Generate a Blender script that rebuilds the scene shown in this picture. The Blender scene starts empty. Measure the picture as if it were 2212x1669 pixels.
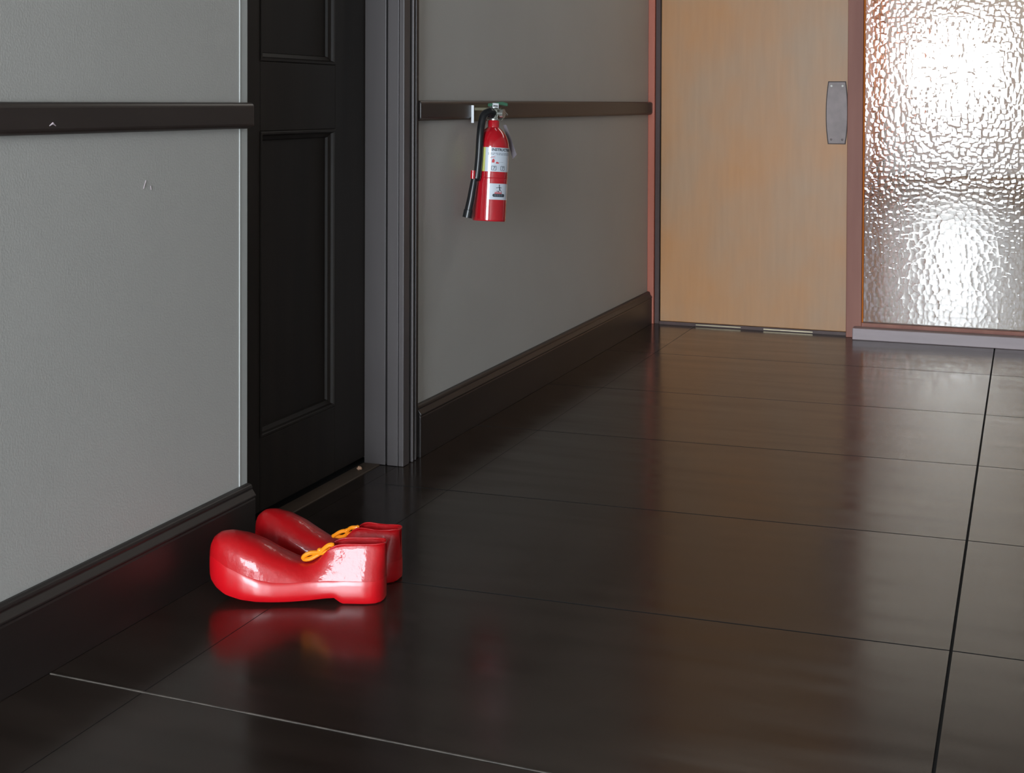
import bpy, bmesh, math, random
from mathutils import Vector, Matrix
random.seed(7)
SC = bpy.context.scene
COL = SC.collection

# ------------------------------------------------------------------ camera, world, light, exposure
cam_d = bpy.data.cameras.new('camera')
cam_d.sensor_width = 36.0
cam_d.lens = 2991.7 / 2212 * 36.0
cam_d.shift_x = 0.0
cam_d.shift_y = -0.25566
cam_d.clip_start = 0.02
cam_o = bpy.data.objects.new('camera', cam_d)
COL.objects.link(cam_o)
R = Matrix(((0.936688, -0.009068, 0.350048), (0.350146, 0.013638, -0.936596), (0.00372, 0.999866, 0.015949)))
cam_o.matrix_world = Matrix.Translation((1.44, 0.0, 0.89)) @ R.to_4x4()
SC.camera = cam_o

W = bpy.data.worlds.new('daylight'); SC.world = W; W.use_nodes = True
WORLD_STRENGTH = 0.55
bg = W.node_tree.nodes['Background']
bg.inputs['Color'].default_value = (0.80, 0.90, 1.0, 1)
bg.inputs['Strength'].default_value = WORLD_STRENGTH

def area(name, loc, rot, sx, sy, power, col):
    l = bpy.data.lights.new(name, 'AREA'); l.shape = 'RECTANGLE'; l.size = sx; l.size_y = sy
    l.energy = power; l.color = col
    o = bpy.data.objects.new(name, l); COL.objects.link(o); o.location = loc; o.rotation_euler = rot
    return o
# daylight coming in through the tall window at the near end of the hall (behind the camera)
area('rear_window_daylight', (0.80, -2.90, 1.12), (math.radians(90), 0, 0), 1.36, 1.8, 295.0, (0.83, 0.92, 1.0))
# two added fill lamps without a known source: far end, then passage
# fill from an unseen, made-up transom, evens out the light on the walls
area('transom_fill', (1.23, 5.36, 2.38), (math.radians(-75), 0, 0), 2.2, .36, 9.0, (1.0, 0.97, 0.90))
area('passage_fill', (0.9, 13.0, 2.66), (0, 0, 0), 1.6, 9.6, 38.0, (1.0, 0.94, 0.84))  # added lamp under the closed ceiling, brightens the passage behind the glass

SC.view_settings.view_transform = 'Standard'
SC.view_settings.look = 'None'
SC.view_settings.exposure = 0.0
SC.view_settings.gamma = 1.0
SC.view_settings.use_curve_mapping = False
SC.cycles.max_bounces = 12
SC.cycles.transmission_bounces = 10
SC.cycles.diffuse_bounces = 5
SC.cycles.sample_clamp_indirect = 4.0
SC.cycles.blur_glossy = 0.0

# ------------------------------------------------------------------ materials
def lin(c):
    return tuple(((v / 255) / 12.92 if v / 255 <= .04045 else ((v / 255 + .055) / 1.055) ** 2.4) for v in c) + (1,)

def mat(name, rgb, rough=.5, metal=0., spec=.5, var=.12, vscale=6., stretch=(1, 1, 1), bump=0., bscale=60., bdist=.001,
        coat=0., coat_rough=.1, rvar=0., rgb2=None, tree_extra=None, bstretch=None, rscale=None):
    m = bpy.data.materials.new(name); m.use_nodes = True
    nt = m.node_tree; b = nt.nodes['Principled BSDF']; L = nt.links
    c = lin(rgb)
    b.inputs['Roughness'].default_value = rough
    b.inputs['Metallic'].default_value = metal
    b.inputs['Specular IOR Level'].default_value = spec
    b.inputs['Coat Weight'].default_value = coat
    b.inputs['Coat Roughness'].default_value = coat_rough
    tc = nt.nodes.new('ShaderNodeTexCoord')
    mp = nt.nodes.new('ShaderNodeMapping'); mp.inputs['Scale'].default_value = stretch
    L.new(tc.outputs['Object'], mp.inputs['Vector'])
    n = nt.nodes.new('ShaderNodeTexNoise'); n.inputs['Scale'].default_value = vscale; n.inputs['Detail'].default_value = 5
    L.new(mp.outputs[0], n.inputs['Vector'])
    r = nt.nodes.new('ShaderNodeValToRGB')
    r.color_ramp.elements[0].position = .3; r.color_ramp.elements[1].position = .7
    c2 = lin(rgb2) if rgb2 else c
    r.color_ramp.elements[0].color = tuple(v * (1 - var) for v in c[:3]) + (1,)
    r.color_ramp.elements[1].color = tuple(min(1, v * (1 + var)) for v in c2[:3]) + (1,)
    L.new(n.outputs['Fac'], r.inputs['Fac']); L.new(r.outputs[0], b.inputs['Base Color'])
    if rvar:
        mp3 = nt.nodes.new('ShaderNodeMapping'); mp3.inputs['Scale'].default_value = bstretch or stretch
        L.new(tc.outputs['Object'], mp3.inputs['Vector'])
        n3 = nt.nodes.new('ShaderNodeTexNoise'); n3.inputs['Scale'].default_value = rscale or vscale; n3.inputs['Detail'].default_value = 4
        L.new(mp3.outputs[0], n3.inputs['Vector'])
        mr = nt.nodes.new('ShaderNodeMapRange')
        mr.inputs['From Min'].default_value = .3; mr.inputs['From Max'].default_value = .7
        mr.inputs['To Min'].default_value = max(0, rough - rvar); mr.inputs['To Max'].default_value = rough + rvar
        L.new(n3.outputs['Fac'], mr.inputs['Value']); L.new(mr.outputs[0], b.inputs['Roughness'])
    if bump:
        mp2 = nt.nodes.new('ShaderNodeMapping'); mp2.inputs['Scale'].default_value = bstretch or (1, 1, 1)
        L.new(tc.outputs['Object'], mp2.inputs['Vector'])
        n2 = nt.nodes.new('ShaderNodeTexNoise'); n2.inputs['Scale'].default_value = bscale; n2.inputs['Detail'].default_value = 4
        L.new(mp2.outputs[0], n2.inputs['Vector'])
        bn = nt.nodes.new('ShaderNodeBump'); bn.inputs['Strength'].default_value = bump; bn.inputs['Distance'].default_value = bdist
        L.new(n2.outputs['Fac'], bn.inputs['Height']); L.new(bn.outputs[0], b.inputs['Normal'])
        if coat: L.new(bn.outputs[0], b.inputs['Coat Normal'])
    return m

M = {}
M['plaster'] = mat('painted_plaster', (186, 184, 180), rough=.55, var=.03, vscale=2.5, bump=.35, bscale=260, bdist=.0013, spec=.4)
M['bead'] = mat('corner_bead_paint', (188, 190, 187), rough=.3, var=.03)
M['ceiling'] = mat('ceiling_paint', (96, 88, 78), rough=.8, var=.03)
M['dark_trim'] = mat('dark_stained_trim', (50, 41, 38), rough=.38, var=.2, vscale=14, stretch=(1, .12, 1), bump=.15, bscale=40, bstretch=(1, .05, 1), bdist=.001)
M['base_trim'] = mat('dark_baseboard', (34, 28, 26), rough=.42, var=.2, vscale=14, stretch=(1, .12, 1), bump=.1, bscale=40, bstretch=(1, .05, 1), bdist=.001)
M['door_wood'] = mat('dark_door_wood', (33, 27, 23), rough=.55, spec=.3, var=.25, vscale=18, stretch=(1, 1, .08), bump=.1, bscale=60, bstretch=(1, 1, .05), bdist=.0008)
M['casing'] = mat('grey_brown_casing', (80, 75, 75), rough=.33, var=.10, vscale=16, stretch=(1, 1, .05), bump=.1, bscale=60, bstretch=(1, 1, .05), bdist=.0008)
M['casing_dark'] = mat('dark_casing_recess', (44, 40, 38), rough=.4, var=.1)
M['threshold'] = mat('threshold_wood', (84, 70, 58), rough=.6, var=.2, vscale=20, stretch=(1, .1, 1))
M['floor'] = mat('dark_floor_sheet', (40, 32, 28), rough=.19, var=.16, vscale=5, stretch=(.5, 3, 1), spec=.38,
                 bump=.10, bscale=8, bstretch=(.25, 1.6, 1), bdist=.0012, rvar=.05, rscale=9, rgb2=(44, 36, 32))
M['floor'].node_tree.nodes['Principled BSDF'].inputs['Specular Tint'].default_value = (1.0, .90, .76, 1)
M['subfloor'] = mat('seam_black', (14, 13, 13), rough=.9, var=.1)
M['seam'] = mat('painted_lip_glint', (72, 66, 60), rough=.6, var=.5, vscale=30)  # pale tone stands for light caught on the seam lip
M['red_frame'] = mat('reddish_wood_frame', (176, 94, 70), rough=.45, var=.12, vscale=16, stretch=(1, 1, .07), bump=.1, bscale=80, bstretch=(1, 1, .05))
M['frame_dark'] = mat('dark_red_rebate', (62, 34, 28), rough=.5, var=.15, vscale=16, stretch=(1, 1, .07))
M['stile'] = mat('weathered_reddish_stile', (140, 82, 66), rough=.55, var=.12, vscale=12, stretch=(1, 1, .1), rgb2=(142, 90, 74))
M['sill'] = mat('greyed_wood_sill', (160, 144, 146), rough=.42, var=.12, vscale=9, stretch=(.3, 1, 2), bump=.2, bscale=30, bstretch=(.1, 1, 1))
M['pale_strip'] = mat('pale_metallic_strip', (150, 138, 116), rough=.35, metal=.8, var=.3, vscale=9)  # pale metallic colour of the strips under the far door
M['plate'] = mat('aged_pull_plate', (128, 116, 114), rough=.5, metal=.2, var=.14, vscale=22, bump=.1, bscale=60)
M['plate_edge'] = mat('plate_dark_rim', (58, 42, 38), rough=.6)  # plain dark outline around the pull plate
M['screw'] = mat('bright_screw_head', (250, 248, 240), rough=.35, metal=.0, var=.02)
M['red'] = mat('extinguisher_red', (178, 22, 34), rough=.14, var=.05, vscale=20, coat=.8, coat_rough=.04)
M['label'] = mat('white_label', (205, 212, 222), rough=.25, var=.02, coat=.8, coat_rough=.04)
M['yellow'] = mat('yellow_label', (196, 196, 110), rough=.3, var=.04)
M['ink'] = mat('label_ink', (52, 58, 66), rough=.5, var=.05)
M['inkred'] = mat('label_red_ink', (196, 60, 66), rough=.5, var=.05)
M['inkgrey'] = mat('label_grey_ink', (120, 128, 138), rough=.5, var=.05)
M['rubber'] = mat('black_rubber', (26, 27, 29), rough=.3, var=.1)
M['chrome'] = mat('valve_metal', (190, 192, 186), rough=.22, metal=.9, var=.1, vscale=30)
M['green'] = mat('green_lever', (64, 108, 84), rough=.4, var=.1)
M['white'] = mat('white_tag', (225, 228, 232), rough=.4, var=.02)
M['tag'] = mat('grey_violet_sheet', (92, 80, 88), rough=.5, var=.06)  # colour of the thin sheet beside the cylinder
M['bracket'] = mat('zinc_bracket', (92, 88, 66), rough=.5, metal=.1, var=.1)
M['orange'] = mat('orange_plastic', (250, 146, 24), rough=.3, var=.04)
M['shoe_in'] = mat('shoe_inside', (120, 10, 16), rough=.6, var=.05)
M['chip'] = mat('pale_chip', (196, 180, 186), rough=.7, var=.05)
M['paper'] = mat('pale_scrap', (215, 170, 140), rough=.7, var=.05)
M['out_wood'] = mat('orange_wood_wall', (196, 112, 48), rough=.9, spec=.05, var=.12, vscale=6, stretch=(1, 1, .1))
M['out_grey'] = mat('beige_passage_wall', (206, 190, 160), rough=.9, spec=.05, var=.05)
M['out_floor'] = mat('passage_floor', (100, 98, 96), rough=.22, var=.08)

# wide, worn honey plywood door leaf
def door_mat():
    m = bpy.data.materials.new('honey_plywood'); m.use_nodes = True
    nt = m.node_tree; b = nt.nodes['Principled BSDF']; L = nt.links
    tc = nt.nodes.new('ShaderNodeTexCoord')
    def noise(scale, st, det=5):
        mp = nt.nodes.new('ShaderNodeMapping'); mp.inputs['Scale'].default_value = st; L.new(tc.outputs['Object'], mp.inputs['Vector'])
        n = nt.nodes.new('ShaderNodeTexNoise'); n.inputs['Scale'].default_value = scale; n.inputs['Detail'].default_value = det
        L.new(mp.outputs[0], n.inputs['Vector']); return n
    big = noise(3.2, (1.0, 1, .7), 4); grain = noise(55, (1, 1, .09), 6)
    r1 = nt.nodes.new('ShaderNodeValToRGB')
    r1.color_ramp.elements[0].position = .30; r1.color_ramp.elements[0].color = lin((188, 128, 68))
    r1.color_ramp.elements[1].position = .74; r1.color_ramp.elements[1].color = lin((168, 138, 108))
    L.new(big.outputs['Fac'], r1.inputs['Fac'])
    r2 = nt.nodes.new('ShaderNodeValToRGB')
    r2.color_ramp.elements[0].position = .3; r2.color_ramp.elements[0].color = (.95, .94, .93, 1)
    r2.color_ramp.elements[1].position = .7; r2.color_ramp.elements[1].color = (1.02, 1.02, 1.02, 1)
    L.new(grain.outputs['Fac'], r2.inputs['Fac'])
    mx = nt.nodes.new('ShaderNodeMix'); mx.data_type = 'RGBA'; mx.blend_type = 'MULTIPLY'; mx.inputs['Factor'].default_value = 1
    L.new(r1.outputs[0], mx.inputs[6]); L.new(r2.outputs[0], mx.inputs[7]); L.new(mx.outputs[2], b.inputs['Base Color'])
    b.inputs['Roughness'].default_value = .45
    bn = nt.nodes.new('ShaderNodeBump'); bn.inputs['Strength'].default_value = .1; bn.inputs['Distance'].default_value = .0006
    L.new(grain.outputs['Fac'], bn.inputs['Height']); L.new(bn.outputs[0], b.inputs['Normal'])
    return m
M['ply'] = door_mat()

# glossy moulded red plastic with a slightly rumpled skin
def shoe_mat():
    m = mat('glossy_red_plastic', (178, 9, 18), rough=.42, var=.06, vscale=12, bump=.6, bscale=46, bdist=.0020, coat=.42, coat_rough=.05, spec=.35)
    return m
M['shoe'] = shoe_mat()
M['sole'] = mat('glossy_red_sole', (190, 11, 22), rough=.32, var=.05, vscale=12, bump=.3, bscale=30, bdist=.001, coat=.25, coat_rough=.12)

# pebbled glass: little round lenses all over a clear pane
def glass_mat():
    m = bpy.data.materials.new('pebbled_glass'); m.use_nodes = True
    nt = m.node_tree; b = nt.nodes['Principled BSDF']; L = nt.links
    b.inputs['Base Color'].default_value = (.97, .985, .98, 1)
    b.inputs['Transmission Weight'].default_value = 1.0
    b.inputs['Roughness'].default_value = 0.02
    b.inputs['IOR'].default_value = 1.5
    tc = nt.nodes.new('ShaderNodeTexCoord')
    nz = nt.nodes.new('ShaderNodeTexNoise'); nz.inputs['Scale'].default_value = 14; nz.inputs['Detail'].default_value = 2
    L.new(tc.outputs['Object'], nz.inputs['Vector'])
    mv = nt.nodes.new('ShaderNodeVectorMath'); mv.operation = 'MULTIPLY_ADD'
    mv.inputs[1].default_value = (.02, 0, .02); L.new(nz.outputs['Color'], mv.inputs[0]); L.new(tc.outputs['Object'], mv.inputs[2])
    mp = nt.nodes.new('ShaderNodeMapping'); mp.inputs['Scale'].default_value = (1, 0, 1)
    L.new(mv.outputs[0], mp.inputs['Vector'])
    v = nt.nodes.new('ShaderNodeTexVoronoi'); v.feature = 'SMOOTH_F1'; v.inputs['Scale'].default_value = GLASS_SCALE
    v.inputs['Smoothness'].default_value = .04; v.inputs['Randomness'].default_value = .8
    L.new(mp.outputs[0], v.inputs['Vector'])
    p = nt.nodes.new('ShaderNodeMath'); p.operation = 'POWER'; p.inputs[1].default_value = 2.0
    L.new(v.outputs['Distance'], p.inputs[0])
    bn = nt.nodes.new('ShaderNodeBump'); bn.inputs['Strength'].default_value = 1.0; bn.inputs['Distance'].default_value = GLASS_DEPTH
    bn.invert = True
    L.new(p.outputs[0], bn.inputs['Height']); L.new(bn.outputs[0], b.inputs['Normal'])
    return m
GLASS_SCALE = 53.0
GLASS_DEPTH = 0.0009
M['glass'] = glass_mat()
M['glass_back'] = M['glass'].copy(); M['glass_back'].name = 'clear_glass_back'
for l_ in list(M['glass_back'].node_tree.links):
    if l_.to_socket.name == 'Normal' and l_.to_node.type == 'BSDF_PRINCIPLED': M['glass_back'].node_tree.links.remove(l_)

def emis(name, rgb, s):
    m = bpy.data.materials.new(name); m.use_nodes = True
    nt = m.node_tree; b = nt.nodes['Principled BSDF']
    b.inputs['Base Color'].default_value = (0, 0, 0, 1)
    b.inputs['Emission Color'].default_value = rgb; b.inputs['Emission Strength'].default_value = s
    return m
M['bright'] = emis('bright_daylight_pane', (.93, .97, 1, 1), 16.0)

# ------------------------------------------------------------------ geometry helpers
def origin(p):
    o = Vector((0, 0, 0))
    while p is not None:
        o = o + Vector(p.location); p = p.parent
    return o

def obj(name, bm, m, parent=None, local=False, smooth=False, bevel=0.0):
    """link bm as one mesh; verts are world coords unless local=True (then they are in the parent's frame)"""
    me = bpy.data.meshes.new(name)
    bmesh.ops.recalc_face_normals(bm, faces=bm.faces)
    if not local and parent is not None:
        off = -origin(parent)
        for v in bm.verts: v.co += off
    if smooth:
        for f in bm.faces: f.smooth = True
    bm.to_mesh(me); bm.free()
    if smooth: me.set_sharp_from_angle(angle=math.radians(38))
    o = bpy.data.objects.new(name, me); COL.objects.link(o)
    for mm in (m if isinstance(m, (list, tuple)) else [m]): me.materials.append(mm)
    if parent is not None: o.parent = parent
    if bevel:
        md = o.modifiers.new('bevel', 'BEVEL'); md.width = bevel; md.segments = 2; md.limit_method = 'ANGLE'
    return o

def thing(name, label, cat, loc=(0, 0, 0), rot=(0, 0, 0), group=None, kind=None):
    o = bpy.data.objects.new(name, None); COL.objects.link(o)
    o.location = loc; o.rotation_euler = rot; o.empty_display_size = .05
    tag(o, label, cat, group, kind)
    return o

def tag(o, label=None, cat=None, group=None, kind=None):
    if label: o['label'] = label
    if cat: o['category'] = cat
    if group: o['group'] = group
    if kind: o['kind'] = kind
    return o

def box(bm, x0, x1, y0, y1, z0, z1):
    vs = [bm.verts.new(c) for c in ((x0, y0, z0), (x1, y0, z0), (x1, y1, z0), (x0, y1, z0), (x0, y0, z1), (x1, y0, z1), (x1, y1, z1), (x0, y1, z1))]
    for f in ((3, 2, 1, 0), (4, 5, 6, 7), (0, 1, 5, 4), (1, 2, 6, 5), (2, 3, 7, 6), (3, 0, 4, 7)):
        bm.faces.new([vs[i] for i in f])
    return vs

def bx(*a):
    bm = bmesh.new(); box(bm, *a); return bm

def prism(profile, p0, p1, mapf):
    """extrude a closed 2-D profile between parameter p0 and p1, mapf((u,v),p)->xyz"""
    bm = bmesh.new()
    a = [bm.verts.new(mapf(q, p0)) for q in profile]; b = [bm.verts.new(mapf(q, p1)) for q in profile]
    n = len(profile)
    for i in range(n): bm.faces.new([a[i], a[(i + 1) % n], b[(i + 1) % n], b[i]])
    bm.faces.new(a[::-1]); bm.faces.new(b)
    return bm

def lathe(bm, prof, seg=48, centre=(0, 0)):
    rings = []
    for r, z in prof:
        rings.append([bm.verts.new((centre[0] + r * math.cos(2 * math.pi * k / seg), centre[1] + r * math.sin(2 * math.pi * k / seg), z)) for k in range(seg)])
    for a, b in zip(rings, rings[1:]):
        for k in range(seg): bm.faces.new([a[k], a[(k + 1) % seg], b[(k + 1) % seg], b[k]])
    bm.faces.new(rings[0][::-1]); bm.faces.new(rings[-1])
    return bm

def spline(pts, n=8):
    pts = [Vector(p) for p in pts]; out = []
    for i in range(len(pts) - 1):
        p0 = pts[max(0, i - 1)]; p1 = pts[i]; p2 = pts[i + 1]; p3 = pts[min(len(pts) - 1, i + 2)]
        for k in range(n):
            t = k / n
            out.append(.5 * ((2 * p1) + (p2 - p0) * t + (2 * p0 - 5 * p1 + 4 * p2 - p3) * t * t + (3 * p1 - p0 - 3 * p2 + p3) * t ** 3))
    out.append(pts[-1]); return out

def tube(bm, pts, r, seg=12, flat=1.0, up=None):
    """r: number or list; flat<1 squashes the section along 'up'"""
    pts = [Vector(p) for p in pts]; rr = r if isinstance(r, (list, tuple)) else [r] * len(pts)
    rings = []; prev = None
    for i, p in enumerate(pts):
        t = (pts[min(i + 1, len(pts) - 1)] - pts[max(i - 1, 0)]).normalized()
        ref = Vector(up) if up else (prev if prev is not None else (Vector((0, 0, 1)) if abs(t.z) < .9 else Vector((1, 0, 0))))
        a = (ref - t * ref.dot(t)).normalized(); b = t.cross(a); prev = a
        rings.append([bm.verts.new(p + a * (math.cos(2 * math.pi * k / seg) * rr[i] * flat) + b * (math.sin(2 * math.pi * k / seg) * rr[i])) for k in range(seg)])
    for q, w in zip(rings, rings[1:]):
        for k in range(seg): bm.faces.new([q[k], q[(k + 1) % seg], w[(k + 1) % seg], w[k]])
    bm.faces.new(rings[0][::-1]); bm.faces.new(rings[-1])
    return bm

def structure(name, bm, m, parent=None, bevel=0.0):
    o = obj(name, bm, m, parent, bevel=bevel); o['kind'] = 'structure'; return o

X0, X1 = 0.0, 2.46          # hall side walls
YB, YF = -3.0, 5.435        # near end wall, far partition plane
ZC = 2.70
OY0, OY1 = 2.369, 3.06      # door opening in the left wall
DX = -0.09                  # recessed door face

# ------------------------------------------------------------------ floor: sub-floor slab and separate sheets
floor = structure('floor', bx(-.12, X1, YB, YF + .1, -.06, -.004), M['subfloor'])
rows = [(5.43, 5.445, 5.45), (4.781, 4.809, 4.82), (4.135, 4.184, 4.19), (3.53, 3.585, 3.592), (2.906, 2.961, 2.965), (2.312, 2.352, 2.356),
        (1.754, 1.712, 1.708), (1.13, 1.10, 1.10), (.51, .49, .49), (-.12, -.12, -.12), (-.74, -.74, -.74), (-1.36, -1.36, -1.36), (-1.98, -1.98, -1.98), (-2.6, -2.6, -2.6), (-3.0, -3.0, -3.0)]
def yat(r, x):
    a, b, c = rows[r]
    return a + (b - a) * x / 1.328 if x <= 1.328 else b + (c - b) * (x - 1.328) / 1.13
cols = [(.0, .1965, .0008, .0008), (.1965, 1.328, .0008, .0026), (1.328, X1, .0026, 0)]
for r in range(len(rows) - 1):
    for ci, (xa, xb, ga, gb) in enumerate(cols):
        g = .0021
        if ci == 0:
            if r == 4: xa = -.078     # the strip runs into the doorway here and there
        pts = [(xa + ga, yat(r + 1, xa) + g), (xb - gb, yat(r + 1, xb) + g), (xb - gb, yat(r, xb) - g), (xa + ga, yat(r, xa) - g)]
        if ci == 0 and r == 4:
            pts = [(0.0 + ga, yat(5, 0) + g), (xb - gb, yat(5, xb) + g), (xb - gb, yat(4, xb) - g), (0.0 + ga, yat(4, 0) - g)]
        bm = bmesh.new()
        top = [bm.verts.new((p[0], p[1], 0)) for p in pts]; bot = [bm.verts.new((p[0], p[1], -.004)) for p in pts]
        bm.faces.new(top); bm.faces.new(bot[::-1])
        for i in range(4): bm.faces.new([bot[i], bot[(i + 1) % 4], top[(i + 1) % 4], top[i]]).material_index = 1
        obj('floor_panel', bm, [M['floor'], M['subfloor']], floor)
# floor inside the doorway
obj('floor_panel', bx(-.045, -.0006, OY0 + .002, OY1 - .002, -.004, -.0004), M['floor'], floor)
# raised lip of the nearest cross seam, its caught light painted in as pale colour
bm = bmesh.new()
seg = 14
for i in range(seg):
    xa = .022 + (1.06 - .022) * i / seg; xb = .022 + (1.06 - .022) * (i + 1) / seg
    w = .0011 + .0006 * random.random()
    ya = yat(6, xa); yb = yat(6, xb)
    vs = [bm.verts.new(c) for c in ((xa, ya - w, -.001), (xb, yb - w, -.001), (xb, yb + w, -.001), (xa, ya + w, -.001), (xa, ya - w, .0012), (xb, yb - w, .0012), (xb, yb + w, .0012), (xa, ya + w, .0012))]
    for f in ((3, 2, 1, 0), (4, 5, 6, 7), (0, 1, 5, 4), (1, 2, 6, 5), (2, 3, 7, 6), (3, 0, 4, 7)): bm.faces.new([vs[k] for k in f])
tag(obj('seam_lip_glint', bm, M['seam'], floor), 'raised lip of the nearest cross seam, caught light painted pale')

# ------------------------------------------------------------------ left wall with its door opening
bm = bmesh.new()
box(bm, -.14, 0, YB, OY0 - .032, 0, ZC)
box(bm, -.14, 0, OY1 + .05, YF + .1, 0, ZC)
box(bm, -.14, 0, OY0 - .032, OY1 + .05, 2.05, ZC)
box(bm, -.14, -.100, OY0 - .032, OY0 + .02, 0, 2.05)
wall_left = structure('wall_left', bm, M['plaster'])
# rounded metal corner bead at the edge of the opening
prof = [(-.09, OY0 - .032), (0, OY0 - .032), (.0014, OY0 - .0318), (.0018, OY0 - .0302), (.0006, OY0 - .0285), (.0005, OY0 - .003), (-.0005, OY0 - .001), (-.003, OY0), (-.09, OY0)]
bm = prism(prof, .105, 2.05, lambda q, p: (q[0], q[1], p))
tag(obj('corner_bead', bm, M['bead'], wall_left), 'pale grey plaster edge with a thin bright metal corner line')
# hairline scratches
bm = bmesh.new()
tube(bm, [(.0006, 2.033, .752), (.0006, 2.026, .738)], .0006, 5); tube(bm, [(.0006, 2.047, .742), (.0006, 2.048, .735)], .0005, 5)
tag(obj('scratch', bm, M['chip'], wall_left), 'tiny pale scratch in the plaster')

# rails: slim, dark, rounded ends
def rail(name, y0, y1, z0, z1, label):
    prof = [(0, z0), (.014, z0 + .001), (.019, z0 + .007), (.019, z1 - .006), (.015, z1 - .001), (0, z1)]
    bm = prism(prof, y0, y1, lambda q, p: (q[0], p, q[1]))
    return tag(structure(name, bm, M['dark_trim'], bevel=.004), label)
r1 = rail('trim_1', YB, OY0 - .006, .8365, .8885, 'dark chair rail on the wall left of the dark door')
r2 = rail('trim_2', OY1 + .0952, YF - .018, .8425, .8945, 'dark chair rail behind the fire extinguisher')
bm = bmesh.new(); tube(bm, [(.019, 1.757, .851), (.0196, 1.764, .855), (.019, 1.772, .851)], [.0006, .0018, .0006], 6)
tag(obj('paint_chip', bm, M['chip'], r1), 'small pale chip on the rail')

def baseboard(name, y0, y1, dz, label):
    prof = [(0, 0), (.020, 0), (.020, .108 + dz), (.0185, .112 + dz), (.0215, .114 + dz), (.0215, .1165 + dz), (.013, .128 + dz), (.0135, .131 + dz), (.0115, .136 + dz), (.006, .1385 + dz), (0, .1385 + dz)]
    bm = prism(prof, y0, y1, lambda q, p: (q[0], p, q[1]))
    return tag(structure(name, bm, M['base_trim'], bevel=.0015), label)
baseboard('baseboard_left', YB, OY0 - .003, 0, 'dark moulded baseboard left of the doorway')
baseboard('baseboard_left_far', OY1 + .0952, YF - .018, -.008, 'dark moulded baseboard under the fire extinguisher')

# ------------------------------------------------------------------ dark panelled door in the recess
door1 = thing('door_1', 'dark panelled door recessed in the left wall', None, (DX, OY0, 0), kind='structure')
T = .035
def leafbox(y0, y1, z0, z1, d=0): return bx(DX - T, DX - d, y0, y1, z0, z1)
obj('stile', leafbox(OY0 - .02, 2.566, .015, 2.05), M['door_wood'], door1, bevel=.002)
obj('stile', leafbox(2.905, OY1 + .03, .015, 2.05), M['door_wood'], door1, bevel=.002)
for z0, z1 in ((.015, .172), (.826, .976), (1.9, 2.05)):
    obj('rail', leafbox(2.566, 2.905, z0, z1), M['door_wood'], door1, bevel=.002)
for z0, z1 in ((.172, .826), (.976, 1.9)):
    obj('panel', bx(DX - .03, DX - .016, 2.566, 2.905, z0, z1), M['door_wood'], door1)
    ii = .024
    # moulding: a ridge and a quirk all round the panel
    outer = [(2.566, z0), (2.905, z0), (2.905, z1), (2.566, z1)]
    prof = [(0, -.016), (0, .001), (.002, .0025), (.006, .0025), (.008, .0), (.010, -.006), (.018, -.010), (.020, -.016)]
    bm = bmesh.new(); rings = []
    for (a, b), (sa, sb) in zip(outer, ((1, 1), (-1, 1), (-1, -1), (1, -1))):
        rings.append([bm.verts.new((DX + d, a + sa * u, b + sb * u)) for u, d in prof])
    for i in range(4):
        p, q = rings[i], rings[(i + 1) % 4]
        for k in range(len(prof) - 1): bm.faces.new([p[k], p[k + 1], q[k + 1], q[k]])
    obj('moulding', bm, M['door_wood'], door1)

# threshold board under the dark door
tag(structure('trim_3', bx(DX, -.046, OY0 + .001, OY1 - .002, -.004, .002), M['threshold'], bevel=.001), 'worn brown threshold strip under the dark door')

structure('wall_leak_block', bx(-.30, -.22, OY0 - .3, OY1 + .3, -.06, 2.2), M['subfloor'])  # unseen black backing added to stop light leaking in around the dark door
structure('floor_leak_block', bx(-.30, -.12, OY0 - .3, OY1 + .3, -.06, -.004), M['subfloor'])  # floor part of the same added light block
# moulded jamb and casing on the far side of the doorway
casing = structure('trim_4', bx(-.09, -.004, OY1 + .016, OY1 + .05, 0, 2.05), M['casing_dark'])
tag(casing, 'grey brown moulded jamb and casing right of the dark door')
def strip(x0, x1, y0, y1, m='casing', bv=.0015, name='casing_strip'):
    return obj(name, bx(x0, x1, y0, y1, .0005, 2.05), M[m], casing, bevel=bv)
strip(-.0895, -.0325, OY1, OY1 + .018, bv=.001)
strip(-.0275, .0015, OY1, OY1 + .018, bv=.001)
strip(.003, .0165, OY1 - .0005, OY1 + .034, bv=.0015)
# casing face on the hall side, with two fine raised beads
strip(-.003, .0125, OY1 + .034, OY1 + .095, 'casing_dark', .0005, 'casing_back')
strip(.0005, .0195, OY1 + .048, OY1 + .055, bv=.002, name='bead')
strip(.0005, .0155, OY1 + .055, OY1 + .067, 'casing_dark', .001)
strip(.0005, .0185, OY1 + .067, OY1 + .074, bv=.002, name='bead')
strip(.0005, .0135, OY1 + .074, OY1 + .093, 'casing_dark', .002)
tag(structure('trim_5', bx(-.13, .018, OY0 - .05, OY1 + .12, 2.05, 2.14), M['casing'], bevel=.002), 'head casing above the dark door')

# ------------------------------------------------------------------ far end: sliding door, stile, glazed bay
tag(structure('trim_6', bx(.0, .027, 5.418, YF + .08, 0, 2.02), M['red_frame'], bevel=.0015), 'narrow reddish frame post at the left of the honey coloured door')
tag(structure('trim_7', bx(.0272, .046, 5.432, YF + .06, 0, 2.02), M['frame_dark'], bevel=.001), 'dark red rebate strip beside the honey coloured door')
door2 = thing('door_2', 'wide honey coloured plywood sliding door with oblong pull plate', None, (.42, YF + .015, 0), kind='structure')
obj('door_leaf', bx(.050, .83, YF, YF + .03, .012, 2.0), M['ply'], door2, bevel=.002)
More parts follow.
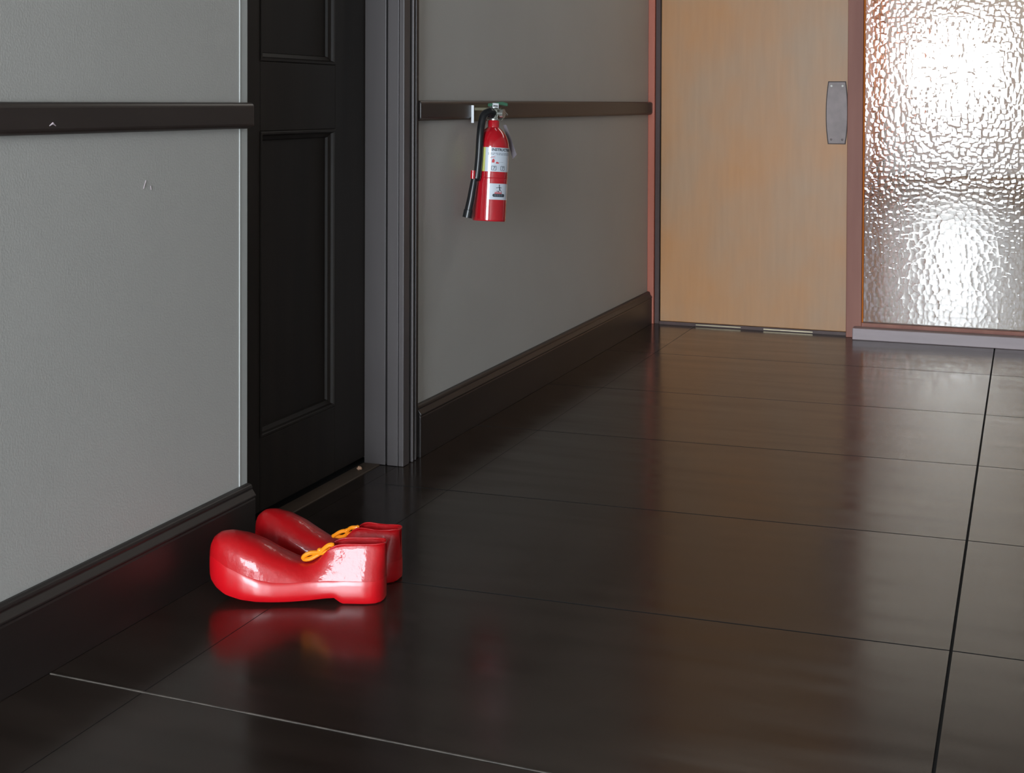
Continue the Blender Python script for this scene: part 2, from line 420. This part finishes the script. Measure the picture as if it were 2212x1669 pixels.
# the pull plate: long, straight ends and bowed sides
def plate_outline(grow=0.0):
    zc = .855; hh = .118 + grow; pts = []
    n = 10
    for i in range(n + 1):
        t = -1 + 2 * i / n
        pts.append((.7505 + (.0305 + .0085 * (1 - abs(t) ** 2.2) + grow), zc + hh * t))
    for i in range(n + 1):
        t = 1 - 2 * i / n
        pts.append((.7505 - (.0305 + .0085 * (1 - abs(t) ** 2.2) + grow), zc + hh * t))
    return pts
# measured on the plane of the leaf
off = -.006
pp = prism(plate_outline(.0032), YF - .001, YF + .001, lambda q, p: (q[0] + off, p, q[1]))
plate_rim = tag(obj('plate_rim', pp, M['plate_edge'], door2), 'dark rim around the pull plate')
plate = tag(obj('pull_plate', prism(plate_outline(0), YF - .0025, YF, lambda q, p: (q[0] + off, p, q[1])), M['plate'], door2, bevel=.0006), 'grey metal pull plate with four screws')
for sx in (-.021, .021):
    for sz in (-.103, .103):
        bm = bmesh.new(); bmesh.ops.create_uvsphere(bm, u_segments=12, v_segments=8, radius=.0042)
        for v in bm.verts: v.co = Vector((v.co.x + .7505 + off + sx, v.co.y * .45 + YF - .0028, v.co.z + .855 + sz))
        obj('screw', bm, M['screw'] if sz > 0 else M['plate'], plate, smooth=True)
# dark groove and two thin pale strips under the door leaf
tag(structure('trim_8', bx(.05, .79, YF - .012, YF + .06, 0, .012), M['frame_dark']), 'dark floor groove under the honey coloured door')
bm = bmesh.new(); box(bm, .20, .38, YF - .016, YF - .0125, .004, .0085); box(bm, .47, .66, YF - .016, YF - .0125, .003, .0075)
tag(structure('trim_9', bm, M['pale_strip']), 'two thin pale strips under the honey coloured door')

win = thing('window_1', 'pebbled glass screen in a reddish wooden frame', None, (.84, 5.41, 0), kind='structure')
obj('stile', bx(.790, .848, 5.385, 5.425, .0, 2.0), M['stile'], win, bevel=.002)
obj('stile', bx(1.66, 1.71, 5.375, 5.425, .046, 2.0), M['stile'], win, bevel=.002)
obj('rail', bx(.848, 1.66, 5.385, 5.425, .040, .058), M['stile'], win, bevel=.0015)
obj('rail', bx(1.71, X1, 5.385, 5.425, .040, .058), M['stile'], win, bevel=.0015)
obj('rail', bx(.795, X1, 5.385, 5.425, 2.0, 2.06), M['stile'], win, bevel=.0015)
for xa, xb in ((.848, 1.66), (1.71, X1)):
    gp = obj('glass_pane', bx(xa + .001, xb - .001, 5.405, 5.410, .058, 2.0), [M['glass'], M['glass_back']], win)
    for f in gp.data.polygons:
        if f.normal.y > -.5: f.material_index = 1
    obj('glazing_bead', bx(xa, xa + .005, 5.398, 5.4045, .058, 2.0), M['out_wood'], win)
tag(structure('trim_10', bx(.820, X1, 5.335, 5.385, 0, .044), M['sill'], bevel=.003), 'greyed wooden sill along the foot of the pebbled glass')
tag(structure('trim_11', bx(.0, X1, 5.40, YF + .08, 2.02, 2.10), M['red_frame']), 'head rail over the door and glass')
structure('wall_far', bx(-.1, X1 + .1, YF - .02, YF + .12, 2.58, ZC), M['plaster'])
structure('added_transom', bx(0, X1, YF + .02, YF + .03, 2.10, 2.58), M['ceiling'])  # opaque unseen panel, added as the transom behind the fill lamp

# remaining shell: right wall, near wall with window opening, ceiling
structure('wall_right', bx(X1, X1 + .12, YB - .1, YF + .1, -.06, ZC), M['plaster'])
bm = bmesh.new()
box(bm, -.14, .1, YB - .12, YB, -.06, ZC); box(bm, 1.5, X1, YB - .12, YB, -.06, ZC)
box(bm, .1, 1.5, YB - .12, YB, -.06, .2); box(bm, .1, 1.5, YB - .12, YB, 2.05, ZC)
structure('wall_near', bm, M['plaster'])
rw = thing('window_2', 'tall window at the near end of the hall', None, (.8, YB, .2), kind='structure')
for a in ((.1, 1.5, .2, .25), (.1, 1.5, 2.0, 2.05)): obj('frame_rail', bx(a[0], a[1], YB - .07, YB - .02, a[2], a[3]), M['dark_trim'], rw)
for a in ((.1, .15), (.78, .82), (1.45, 1.5)): obj('frame_stile', bx(a[0], a[1], YB - .07, YB - .02, .25, 2.0), M['dark_trim'], rw)
structure('ceiling', bx(-.14, X1 + .12, YB - .12, YF + .12, ZC, ZC + .1), M['ceiling'])

# ------------------------------------------------------------------ the passage beyond the glass
structure('floor_passage', bx(-.6, 3.0, YF + .1001, 18.4, -.06, .0), M['out_floor'])
structure('wall_passage_left', bx(-.25, -.15, YF + .12, 18.2, 0, 2.7), M['out_wood'])
structure('wall_passage_right', bx(2.1, 2.2, YF + .12, 18.2, 0, 2.7), M['out_grey'])
bm = bmesh.new()
WX0, WX1, WZ0, WZ1 = .24, .90, 1.05, 1.70
box(bm, -.25, WX0, 18.0, 18.1, 0, 2.7); box(bm, WX1, 2.2, 18.0, 18.1, 0, 2.7); box(bm, WX0, WX1, 18.0, 18.1, 0, WZ0); box(bm, WX0, WX1, 18.0, 18.1, WZ1, 2.7)
M['out_end'] = mat('pale_end_wall', (214, 204, 186), rough=.6, var=.04)
structure('wall_passage_end', bm, M['out_end'])
structure('window_3', bx(WX0, WX1, 18.04, 18.06, WZ0, WZ1), M['bright'])
structure('ceiling_passage', bx(-.25, 2.2, YF + .12, 18.2, 2.7, 2.8), M['out_grey'])

# ------------------------------------------------------------------ clown shoes
def lerp_table(tab, s):
    for a, b in zip(tab, tab[1:]):
        if s <= b[0]:
            t = (s - a[0]) / (b[0] - a[0]); t = t * t * (3 - 2 * t) if False else t
            return [x + (y - x) * t for x, y in zip(a[1:], b[1:])]
    return list(tab[-1][1:])
L_ = .330
#        s     zbot  zseam ztop  wlow  wupper(top half width)
STAT = [(.000, .048, .070, .082, .006, .004),
        (.003, .038, .073, .094, .015, .010),
        (.008, .031, .075, .104, .024, .017),
        (.020, .021, .072, .1135, .036, .027),
        (.040, .012, .064, .1155, .047, .035),
        (.070, .0065, .054, .110, .055, .038),
        (.100, .0045, .045, .099, .0575, .034),
        (.130, .004, .039, .083, .055, .028),
        (.160, .004, .038, .069, .0500, .023),
        (.185, .005, .039, .062, .0455, .020),
        (.200, .006, .040, .066, .0433, .0187),
        (.212, .0075, .0405, .077, .0423, .0186),
        (.224, .009, .041, .090, .0415, .0185),
        (.240, .010, .041, .097, .0410, .0185),
        (.250, .003, .041, .099, .0410, .0185),
        (.256, .0, .041, .100, .0410, .0187),
        (.275, .0, .041, .102, .0408, .019),
        (.300, .0, .041, .102, .0400, .019),
        (.314, .0, .041, .101, .0360, .0175),
        (.323, .0005, .041, .101, .0275, .0145),
        (.328, .002, .041, .101, .0165, .010),
        (.330, .004, .041, .101, .008, .006)]
def shoe(label, loc, ang, sc=1.0, mirror=1):
    t = thing('clown_shoe', label, 'shoe', loc, (0, 0, math.radians(ang)), 'red clown shoes')
    t.scale = (sc * .97, sc, sc)
    ss = []
    for a, b in zip(STAT, STAT[1:]):
        n = max(1, int(round((b[0] - a[0]) / .006)))
        ss += [a[0] + (b[0] - a[0]) * k / n for k in range(n)]
    ss.append(L_)
    # smooth values a little
    def val(s):
        acc = [0] * 5; w = 0
        for d in (-.004, -.002, 0, .002, .004):
            q = min(max(s + d, 0), L_)
            if s < .02 or s > .31 or .238 < s < .258: q = s
            v = lerp_table(STAT, q); acc = [x + y for x, y in zip(acc, v)]; w += 1
        return [x / w for x in acc]
    # sole: bottom and bulging side wall
    bm = bmesh.new(); rings = []
    for s in ss:
        zb, zs, zt, wl, wt = val(s)
        h = zs - zb
        half = [(0, zb), (wl * .80, zb), (wl * .93, zb + h * .05), (wl * .985, zb + h * .18), (wl * 1.0, zb + h * .40), (wl * .985, zb + h * .62), (wl * .955, zb + h * .82), (wl * .925, zb + h * .95), (wl * .905, zs), (wl * .6, zs)]
        loop = [(w_, z) for w_, z in half] + [(-w_, z) for w_, z in half[::-1][:-1]]
        rings.append([bm.verts.new((s - L_, y, z)) for y, z in loop])
    for a, b in zip(rings, rings[1:]):
        for k in range(len(a)): bm.faces.new([a[k], a[(k + 1) % len(a)], b[(k + 1) % len(a)], b[k]])
    bm.faces.new(rings[0]); bm.faces.new(rings[-1][::-1])
    obj('sole', bm, M['sole'], t, local=True, smooth=True)
    # upper: sides leaning in, closed over the toe, open at the ankle
    bm = bmesh.new(); rings = []
    for s in ss:
        zb, zs, zt, wl, wt = val(s)
        w0 = wl * .895; H = zt - zs
        u = min(1, max(0, (s - .216) / .014)); u = u * u * (3 - 2 * u)      # 0 toe -> 1 mouth
        e = min(1, max(0, (L_ - s) / .010))
        # toe section: round dome; heel section: straight lean
        prof_toe = [(w0, zs - .001), (w0 * .985, zs + H * .22), (w0 * .93, zs + H * .45), (w0 * .83, zs + H * .66), (w0 * .66, zs + H * .83), (w0 * .45, zs + H * .935), (w0 * .22, zs + H * .985), (w0 * .10, zs + H), (w0 * .04, zs + H), (0, zs + H)]
        lean = lambda f: w0 + (wt - w0) * f
        prof_ank = [(lean(0), zs - .001), (lean(.2), zs + H * .22), (lean(.44), zs + H * .45), (lean(.66), zs + H * .66), (lean(.84), zs + H * .83), (lean(.95), zs + H * .935), (wt + .0014, zs + H * .985), (wt - .0005, zs + H), (wt - .0028 * e, zs + H * .97), (max(0, wt - .004) * e, zs + H * .3)]
        # instep stays ridge-like between the two
        v = min(1, max(0, (s - .11) / .09)); v = v * v * (3 - 2 * v)
        prof = []
        for i, (a, b) in enumerate(zip(prof_toe, prof_ank)):
            if u == 0:
                ridge = (lean([0, .2, .44, .66, .84, .95, .985, 1, 1, 1][i]) * (1 if i < 7 else (.6, .3, 0)[i - 7]), zs + H * [0, .22, .45, .66, .83, .935, .985, 1.0, 1.0, 1.0][i])
                prof.append((a[0] + (ridge[0] - a[0]) * v * .8, a[1] + (ridge[1] - a[1]) * v * .8))
            else:
                ridge = (lean([0, .2, .44, .66, .84, .95, .985, 1, 1, 1][i]) * (1 if i < 7 else (.6, .3, 0)[i - 7]), zs + H * [0, .22, .45, .66, .83, .935, .985, 1.0, 1.0, 1.0][i])
                a2 = (a[0] + (ridge[0] - a[0]) * v * .8, a[1] + (ridge[1] - a[1]) * v * .8)
                prof.append((a2[0] + (b[0] - a2[0]) * u, a2[1] + (b[1] - a2[1]) * u))
        loop = prof + [(-a, b) for a, b in prof[::-1]]
        rings.append([bm.verts.new((s - L_, y * mirror, z)) for y, z in loop])
    for a, b in zip(rings, rings[1:]):
        for k in range(len(a) - 1): bm.faces.new([a[k], a[k + 1], b[k + 1], b[k]])
    bmesh.ops.remove_doubles(bm, verts=bm.verts, dist=.00005)
    bm.faces.ensure_lookup_table()
    try:
        a = [v for v in rings[-1] if v.is_valid]; bm.faces.new(a)
        a = [v for v in rings[0] if v.is_valid]; bm.faces.new(a[::-1])
    except Exception: pass
    obj('upper', bm, M['shoe'], t, local=True, smooth=True)
    # rolled rim of the ankle opening
    pts = []
    for s in [x for x in ss if x > .229]:
        zb, zs, zt, wl, wt = val(s); pts.append((s - L_, wt, zt))
    n = len(pts)
    wave = lambda i: .0022 * math.sin(3.0 * math.pi * i / n) * (1 if mirror < 0 else .5)
    loop = [(p[0], p[1], p[2] + wave(i)) for i, p in enumerate(pts)] + [(p[0], -p[1], p[2] + wave(i)) for i, p in list(enumerate(pts))[::-1]]
    bm = bmesh.new(); tube(bm, loop + [loop[0]], .0017, 8)
    obj('collar', bm, M['shoe'], t, local=True, smooth=True)
    # orange bow lying across the instep
    bowc = Vector((.208 - L_ + (.006 if mirror < 0 else 0), -.009, .0815 + (.004 if mirror < 0 else 0)))
    for sgn in (-1, 1):
        lp = []; ln = .033 if sgn < 0 else .027
        for k in range(21):
            th = 2 * math.pi * k / 20
            u = ln * (1 - math.cos(th)) / 2; w_ = .0062 * math.sin(th) * (.35 + .65 * min(1, u / (ln * .6)))
            lp.append(bowc + Vector((sgn * u * .93, -.35 * w_ - .10 * u, sgn * u * (.55 if sgn > 0 else .26) + w_ * .95 + .003 * math.sin(th * 2) * (mirror < 0))))
        bm = bmesh.new(); tube(bm, lp, .0040, 8)
        obj('bow_loop', bm, M['orange'], t, local=True, smooth=True)
    bm = bmesh.new(); bmesh.ops.create_uvsphere(bm, u_segments=14, v_segments=10, radius=.0048)
    for v in bm.verts: v.co = bowc + Vector((v.co.x * 1.1, v.co.y, v.co.z * .9 + .005))
    obj('bow_knot', bm, M['orange'], t, local=True, smooth=True)
    return t
shoe('glossy red clown shoe nearer the camera, side toward us, orange bow', (.3655, 2.238, 0), 17)
shoe('red clown shoe behind the other, toe toward the dark doorway', (.3480, 2.336, 0), 3, .93, -1)

# ------------------------------------------------------------------ fire extinguisher (local frame: z along its axis, -y faces the camera side)
EX = (.078, 3.470, .571)
ext = thing('fire_extinguisher', 'red fire extinguisher with black hose hanging from the dark chair rail', 'extinguisher', EX, (math.radians(-4.2), math.radians(1.0), 0))
Rr = .0450
def eobj(n, bm, m, smooth=True, parent=None): return obj(n, bm, M[m], parent or ext, local=True, smooth=smooth)
bm = bmesh.new()
lathe(bm, [(.030, .006), (.040, .002), (Rr - .001, 0), (Rr, .002), (Rr, .004), (Rr, .1135), (Rr, .115), (Rr - .0006, .1165), (Rr, .118), (Rr, .1195), (Rr, .196), (Rr, .199), (Rr * .985, .208), (Rr * .93, .219), (Rr * .83, .230), (Rr * .69, .239), (Rr * .55, .2455), (Rr * .42, .250), (.0165, .252), (.0155, .2525)], 64)
cyl = eobj('cylinder', bm, 'red')
bm = bmesh.new(); lathe(bm, [(.0158, 0.2500), (.0158, 0.2690), (.0145, 0.2710), (.0135, 0.2710)], 32); eobj('neck_ring', bm, 'red')
bm = bmesh.new(); lathe(bm, [(.0135, 0.2680), (.0135, 0.2750), (.010, 0.2770), (.010, 0.2840), (.0125, 0.2860), (.0125, 0.3000), (.009, 0.3040), (.009, 0.3080)], 28)
valve = eobj('valve', bm, 'chrome')
# pressure gauge on the right
bm = bmesh.new()
for a, b, r in ((0, .012, .0055), (.010, .019, .0125)):
    n = 20
    A = [bm.verts.new((.010 + a, math.cos(2 * math.pi * k / n) * r, 0.2900 + math.sin(2 * math.pi * k / n) * r)) for k in range(n)]
    B = [bm.verts.new((.010 + b, math.cos(2 * math.pi * k / n) * r, 0.2900 + math.sin(2 * math.pi * k / n) * r)) for k in range(n)]
    for k in range(n): bm.faces.new([A[k], A[(k + 1) % n], B[(k + 1) % n], B[k]])
    bm.faces.new(A[::-1]); bm.faces.new(B)
eobj('pressure_gauge', bm, 'chrome')
# handles run along the camera's right: local direction
DIR = Vector((.60, .80, 0)); NRM = Vector((.80, -.60, 0))
def hbar(pts, w, h, m, name):
    bm = bmesh.new(); P = [DIR * p[0] + Vector((0, 0, p[1])) for p in pts]
    rows_ = []
    for p in P: rows_.append([bm.verts.new(p + NRM * a + Vector((0, 0, b))) for a, b in ((-w, -h), (w, -h), (w, h), (-w, h))])
    for a, b in zip(rows_, rows_[1:]):
        for k in range(4): bm.faces.new([a[k], a[(k + 1) % 4], b[(k + 1) % 4], b[k]])
    bm.faces.new(rows_[0][::-1]); bm.faces.new(rows_[-1])
    o = eobj(name, bm, m, smooth=False); md = o.modifiers.new('b', 'BEVEL'); md.width = .0012; md.segments = 2
    return o
hbar([(-.010, 0.3000), (.014, 0.3020), (.030, 0.2960), (.040, 0.2880)], .0085, .0018, 'chrome', 'carry_handle')
hbar([(-.016, 0.3120), (0, 0.3150), (.020, 0.3190), (.038, 0.3160)], .0085, .0042, 'green', 'squeeze_lever')
hbar([(-.012, 0.3000), (-.013, 0.3160)], .007, .002, 'chrome', 'lever_bracket')
# white seal tag in front of the levers
TB = NRM * .0125
bm = bmesh.new()
def plate_quad(bm, c, w, h, th=.0008):
    vs = []
    for s in (0, 1):
        for a, b in ((-w, -h), (w, -h), (w, h), (-w, h)):
            vs.append(bm.verts.new(Vector(c) + DIR * a + Vector((0, 0, b)) + NRM * (s * th)))
    for f in ((3, 2, 1, 0), (4, 5, 6, 7), (0, 1, 5, 4), (1, 2, 6, 5), (2, 3, 7, 6), (3, 0, 4, 7)): bm.faces.new([vs[k] for k in f])
plate_quad(bm, TB + DIR * -.004 + Vector((0, 0, 0.3140)), .0095, .0030); plate_quad(bm, TB + DIR * -.0125 + Vector((0, 0, 0.3080)), .0012, .0045)
plate_quad(bm, TB + DIR * .0045 + Vector((0, 0, 0.3080)), .0010, .0045); plate_quad(bm, TB + DIR * -.002 + Vector((0, 0, 0.3070)), .0070, .0012)
eobj('seal_tag', bm, 'white', smooth=False)
# pull pin ring
bm = bmesh.new(); ring = [DIR * (.012 + .009 * math.cos(a)) + NRM * .012 + Vector((0, 0, 0.2800 + .010 * math.sin(a))) for a in [2 * math.pi * k / 20 for k in range(21)]]
tube(bm, ring, .0011, 6); eobj('pull_pin_ring', bm, 'chrome')
# thin grey-violet sheet behind, to the right
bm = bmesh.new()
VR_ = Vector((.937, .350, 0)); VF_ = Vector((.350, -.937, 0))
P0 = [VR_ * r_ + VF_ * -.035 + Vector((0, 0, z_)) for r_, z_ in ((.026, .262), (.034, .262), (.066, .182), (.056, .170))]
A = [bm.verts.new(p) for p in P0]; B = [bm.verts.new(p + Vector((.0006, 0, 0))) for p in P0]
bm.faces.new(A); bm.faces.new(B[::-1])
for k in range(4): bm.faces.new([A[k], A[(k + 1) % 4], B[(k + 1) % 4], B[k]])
eobj('violet_sheet', bm, 'tag', smooth=False)
# hose: out of the valve, over and down the camera-left side, ending in a flared nozzle
hx = NRM * .0 
def hp(right, front, z): return DIR * right + NRM * front + Vector((0, 0, z))
VR = Vector((.937, .350, 0)); VF = Vector((.350, -.937, 0))       # camera right, towards camera
def cp(r, f, z): return VR * r + VF * f + Vector((0, 0, z))
hose = spline([cp(-.002, .006, .290), cp(-.012, .020, .293), cp(-.026, .030, .283), cp(-.0315, .036, .257), cp(-.0335, .041, .225), cp(-.034, .0435, .170), cp(-.0365, .045, .120), cp(-.0385, .045, .112)], 6)
bm = bmesh.new(); tube(bm, hose, .0104, 14); eobj('hose', bm, 'rubber')
bm = bmesh.new(); tube(bm, [cp(-.004, .004, .284), cp(-.013, .016, .288)], .0100, 12); eobj('hose_fitting', bm, 'rubber')
noz = [cp(-.0430, .045, .113), cp(-.0445, .045, .100), cp(-.050, .045, .055), cp(-.0545, .045, .028), cp(-.0545, .045, .027), cp(-.0575, .045, .007)]
bm = bmesh.new(); tube(bm, noz, [.0086, .0098, .0110, .0115, .0130, .0133], 20); eobj('nozzle', bm, 'rubber')
bm = bmesh.new(); c0 = cp(-.0475, .050, .122)
for dz in (0,):
    tube(bm, [c0 + Vector((0, 0, -.011)), c0 + Vector((0, 0, .011))], .0068, 12)
tag(eobj('hose_clip', bm, 'red'), 'red clip holding the hose')
bm = bmesh.new()
band = [Vector((math.cos(a) * (Rr + .0008), math.sin(a) * (Rr + .0008), .122)) for a in [2 * math.pi * k / 48 for k in range(49)]]
# labels: thin curved sheets standing just off the cylinder.  angle 0 = towards the camera, + = camera right
def cyl_pt(ang, z, r): 
    d = VF * math.cos(ang) + VR * math.sin(ang)
    return Vector((d.x * r, d.y * r, z))
def clabel(name, a0, a1, z0, z1, m, parent=None, r=Rr + .0005, th=.0003):
    bm = bmesh.new(); n = max(2, int((a1 - a0) / .07)); g = []
    for k in range(n + 1):
        a = a0 + (a1 - a0) * k / n
        g.append([bm.verts.new(cyl_pt(a, z0, r)), bm.verts.new(cyl_pt(a, z1, r)), bm.verts.new(cyl_pt(a, z1, r - th)), bm.verts.new(cyl_pt(a, z0, r - th))])
    for a, b in zip(g, g[1:]):
        for k in range(4): bm.faces.new([a[k], a[(k + 1) % 4], b[(k + 1) % 4], b[k]])
    bm.faces.new(g[0][::-1]); bm.faces.new(g[-1])
    return eobj(name, bm, m, parent=parent)
LZ0, LZ1 = .1325, .197
lab = tag(clabel('instruction_label', -.38, 1.75, LZ0, LZ1, 'label'), 'white instruction label with black print')
tag(clabel('class_label', -1.9, -.383, LZ0, LZ1, 'yellow'), 'yellow label on the left side')
SM0, SM1 = .058, .101
lab2 = tag(clabel('logo_label', -.14, 1.55, SM0, SM1, 'label'), 'white label with running figure over flames')
tag(clabel('clamp_band', -math.pi, math.pi, .1165, .1185, 'red', r=Rr + .0009), None)

def bend_mesh(name, polys, z0, a0, m, parent, r=Rr + .0011):
    """polys: lists of (arc-length u, height v) in metres, fanned into faces and wrapped on the cylinder"""
    bm = bmesh.new()
    for poly in polys:
        n = len(poly)
        vs = [bm.verts.new(cyl_pt(a0 + u / Rr, z0 + v, r)) for u, v in poly]
        bm.faces.new(vs)
    bmesh.ops.triangulate(bm, faces=bm.faces)
    return eobj(name, bm, m, smooth=False, parent=parent)
def seg_poly(x0, y0, x1, y1, w):
    d = Vector((x1 - x0, y1 - y0)); n = Vector((-d.y, d.x)).normalized() * (w / 2)
    return [(x0 + n.x, y0 + n.y), (x0 - n.x, y0 - n.y), (x1 - n.x, y1 - n.y), (x1 + n.x, y1 + n.y)]
def circ(x, y, r, n=12): return [(x + r * math.cos(2 * math.pi * k / n), y + r * math.sin(2 * math.pi * k / n)) for k in range(n)]
def text_on(name, s, size, u, z, m, parent):
    cu = bpy.data.curves.new('t', 'FONT'); cu.body = s; cu.size = size; cu.resolution_u = 2; cu.offset = size * .035
    to = bpy.data.objects.new('t', cu); COL.objects.link(to)
    dg = bpy.context.evaluated_depsgraph_get(); dg.update()
    me = to.evaluated_get(dg).to_mesh()
    bm = bmesh.new(); bm.from_mesh(me)
    to.to_mesh_clear(); bpy.data.objects.remove(to); bpy.data.curves.remove(cu)
    for v in bm.verts:
        a = (u + v.co.x) / Rr; v.co = cyl_pt(a, z + v.co.y, Rr + .0011)
    return eobj(name, bm, m, smooth=False, parent=parent)
text_on('label_text', 'INSTRUCTIONS', .0100, -.001, .1880, 'ink', lab)
# rows of small print, too fine to read
rowsp = []
for j, (v, L0) in enumerate(((.0485, 0), (.0450, 0))):
    x = -.010
    random.seed(j + 3)
    while x < .058:
        w = .003 + .006 * random.random()
        if x > .008 or x < .006: rowsp.append([(x, v), (x + w, v), (x + w, v + .0016), (x, v + .0016)])
        x += w + .0014
bend_mesh('small_print', rowsp, LZ0, 0, 'inkgrey', lab)
# little red drawings
bend_mesh('red_pictogram', [[(.0005, .024), (.0075, .024), (.0085, .030), (.005, .035), (.001, .031)], seg_poly(-.004, .036, .009, .041, .0012), circ(.0145, .0245, .0022), seg_poly(.012, .023, .020, .0235, .0030)], LZ0, 0, 'inkred', lab)
bend_mesh('pictogram_line', [seg_poly(-.003, .041, .010, .036, .0008), seg_poly(.020, .0245, .034, .026, .0006)], LZ0, 0, 'inkgrey', lab)
pk = []
for u in (.001, .0262):
    s = .0120
    for a in (seg_poly(u, .004, u + s, .004, .0010), seg_poly(u + s, .004, u + s, .015, .0012), seg_poly(u + s, .015, u, .015, .0010), seg_poly(u, .015, u, .004, .0012)): pk.append(a)
    pk.append(seg_poly(u + .0045, .0055, u + .0090, .0135, .0014)); pk.append(seg_poly(u + .004, .0125, u + .0090, .0130, .0014))
bend_mesh('square_pictogram', pk, LZ0, 0, 'ink', lab)
# running figure, flames, round-ended plate
run = [circ(.0245, .0385, .0018), seg_poly(.0243, .036, .0262, .0255, .0030), seg_poly(.0155, .0315, .0250, .0332, .0014), seg_poly(.0245, .0335, .0315, .0318, .0014), seg_poly(.0260, .0265, .0215, .0205, .0016), seg_poly(.0215, .0205, .0180, .0245, .0013), seg_poly(.0262, .0265, .0305, .0235, .0016), seg_poly(.0305, .0235, .0325, .0175, .0014)]
bend_mesh('running_figure', run, SM0, 0, 'ink', lab2)
fl = []
for k in range(6):
    x = .0115 + k * .0036; fl.append([(x, .0160), (x + .0034, .0160), (x + .0030, .0195), (x + .0018, .0215 + .002 * (k % 2)), (x + .0008, .0190)])
bend_mesh('flames', fl, SM0, 0, 'inkred', lab2)
pl = [(.007 + .004 * (1 - math.cos(a)), .0115 + .0042 * math.sin(a)) for a in [math.pi / 2 * k / 6 for k in range(-6, 7)]]
pl = [(.0105 - .0042 * math.cos(a), .0115 + .0042 * math.sin(a)) for a in [-math.pi / 2 + math.pi * k / 12 for k in range(13)]]
pl2 = [(.0390 + .0042 * math.cos(a), .0115 + .0042 * math.sin(a)) for a in [math.pi / 2 - math.pi * k / 12 for k in range(13)]]
n_ = 10
mid_top = [(.0105 + (.0285) * k / n_, .0157) for k in range(1, n_)]; mid_bot = [(.039 - (.0285) * k / n_, .0073) for k in range(1, n_)]
bend_mesh('round_ended_plate', [pl + mid_top + pl2 + mid_bot], SM0, 0, 'ink', lab2)
bend_mesh('plate_print', [seg_poly(.0105 + k * .0065, .0128, .0155 + k * .0065, .0128, .0012) for k in range(4)] + [seg_poly(.0115 + k * .0065, .0102, .0160 + k * .0065, .0102, .0010) for k in range(4)], SM0, 0, 'inkgrey', lab2).location = cyl_pt(.55, 0, .0004)

# wall bracket the extinguisher hangs from
br = thing('wall_bracket', 'zinc hanger bracket screwed to the chair rail behind the fire extinguisher', 'bracket', (.019, 3.53, .87))
obj('back_plate', bx(.0190, .0205, 3.488, 3.600, .838, .884), M['bracket'], br, bevel=.0008)
obj('edge_flange', bx(.0190, .0265, 3.4855, 3.4875, .834, .882), M['white'], br, bevel=.0005)
bm = bmesh.new(); box(bm, .0205, .092, 3.492, 3.4955, .868, .876); box(bm, .0205, .092, 3.522, 3.5255, .868, .876)
obj('hook_arm', bm, M['bracket'], br, bevel=.0008)

# small pale scrap on the threshold
bm = bmesh.new(); bmesh.ops.create_icosphere(bm, subdivisions=2, radius=.0052)
for v in bm.verts:
    v.co = Vector((v.co.x * 1.2, v.co.y * 1.1, v.co.z * .9)) * (1 + .18 * math.sin(v.co.x * 900 + v.co.z * 700)) + Vector((-.068, 2.992, .0065))
s = obj('paper_scrap', bm, M['paper'], smooth=False)
tag(s, 'tiny pale crumpled scrap on the threshold beside the door jamb', 'scrap')
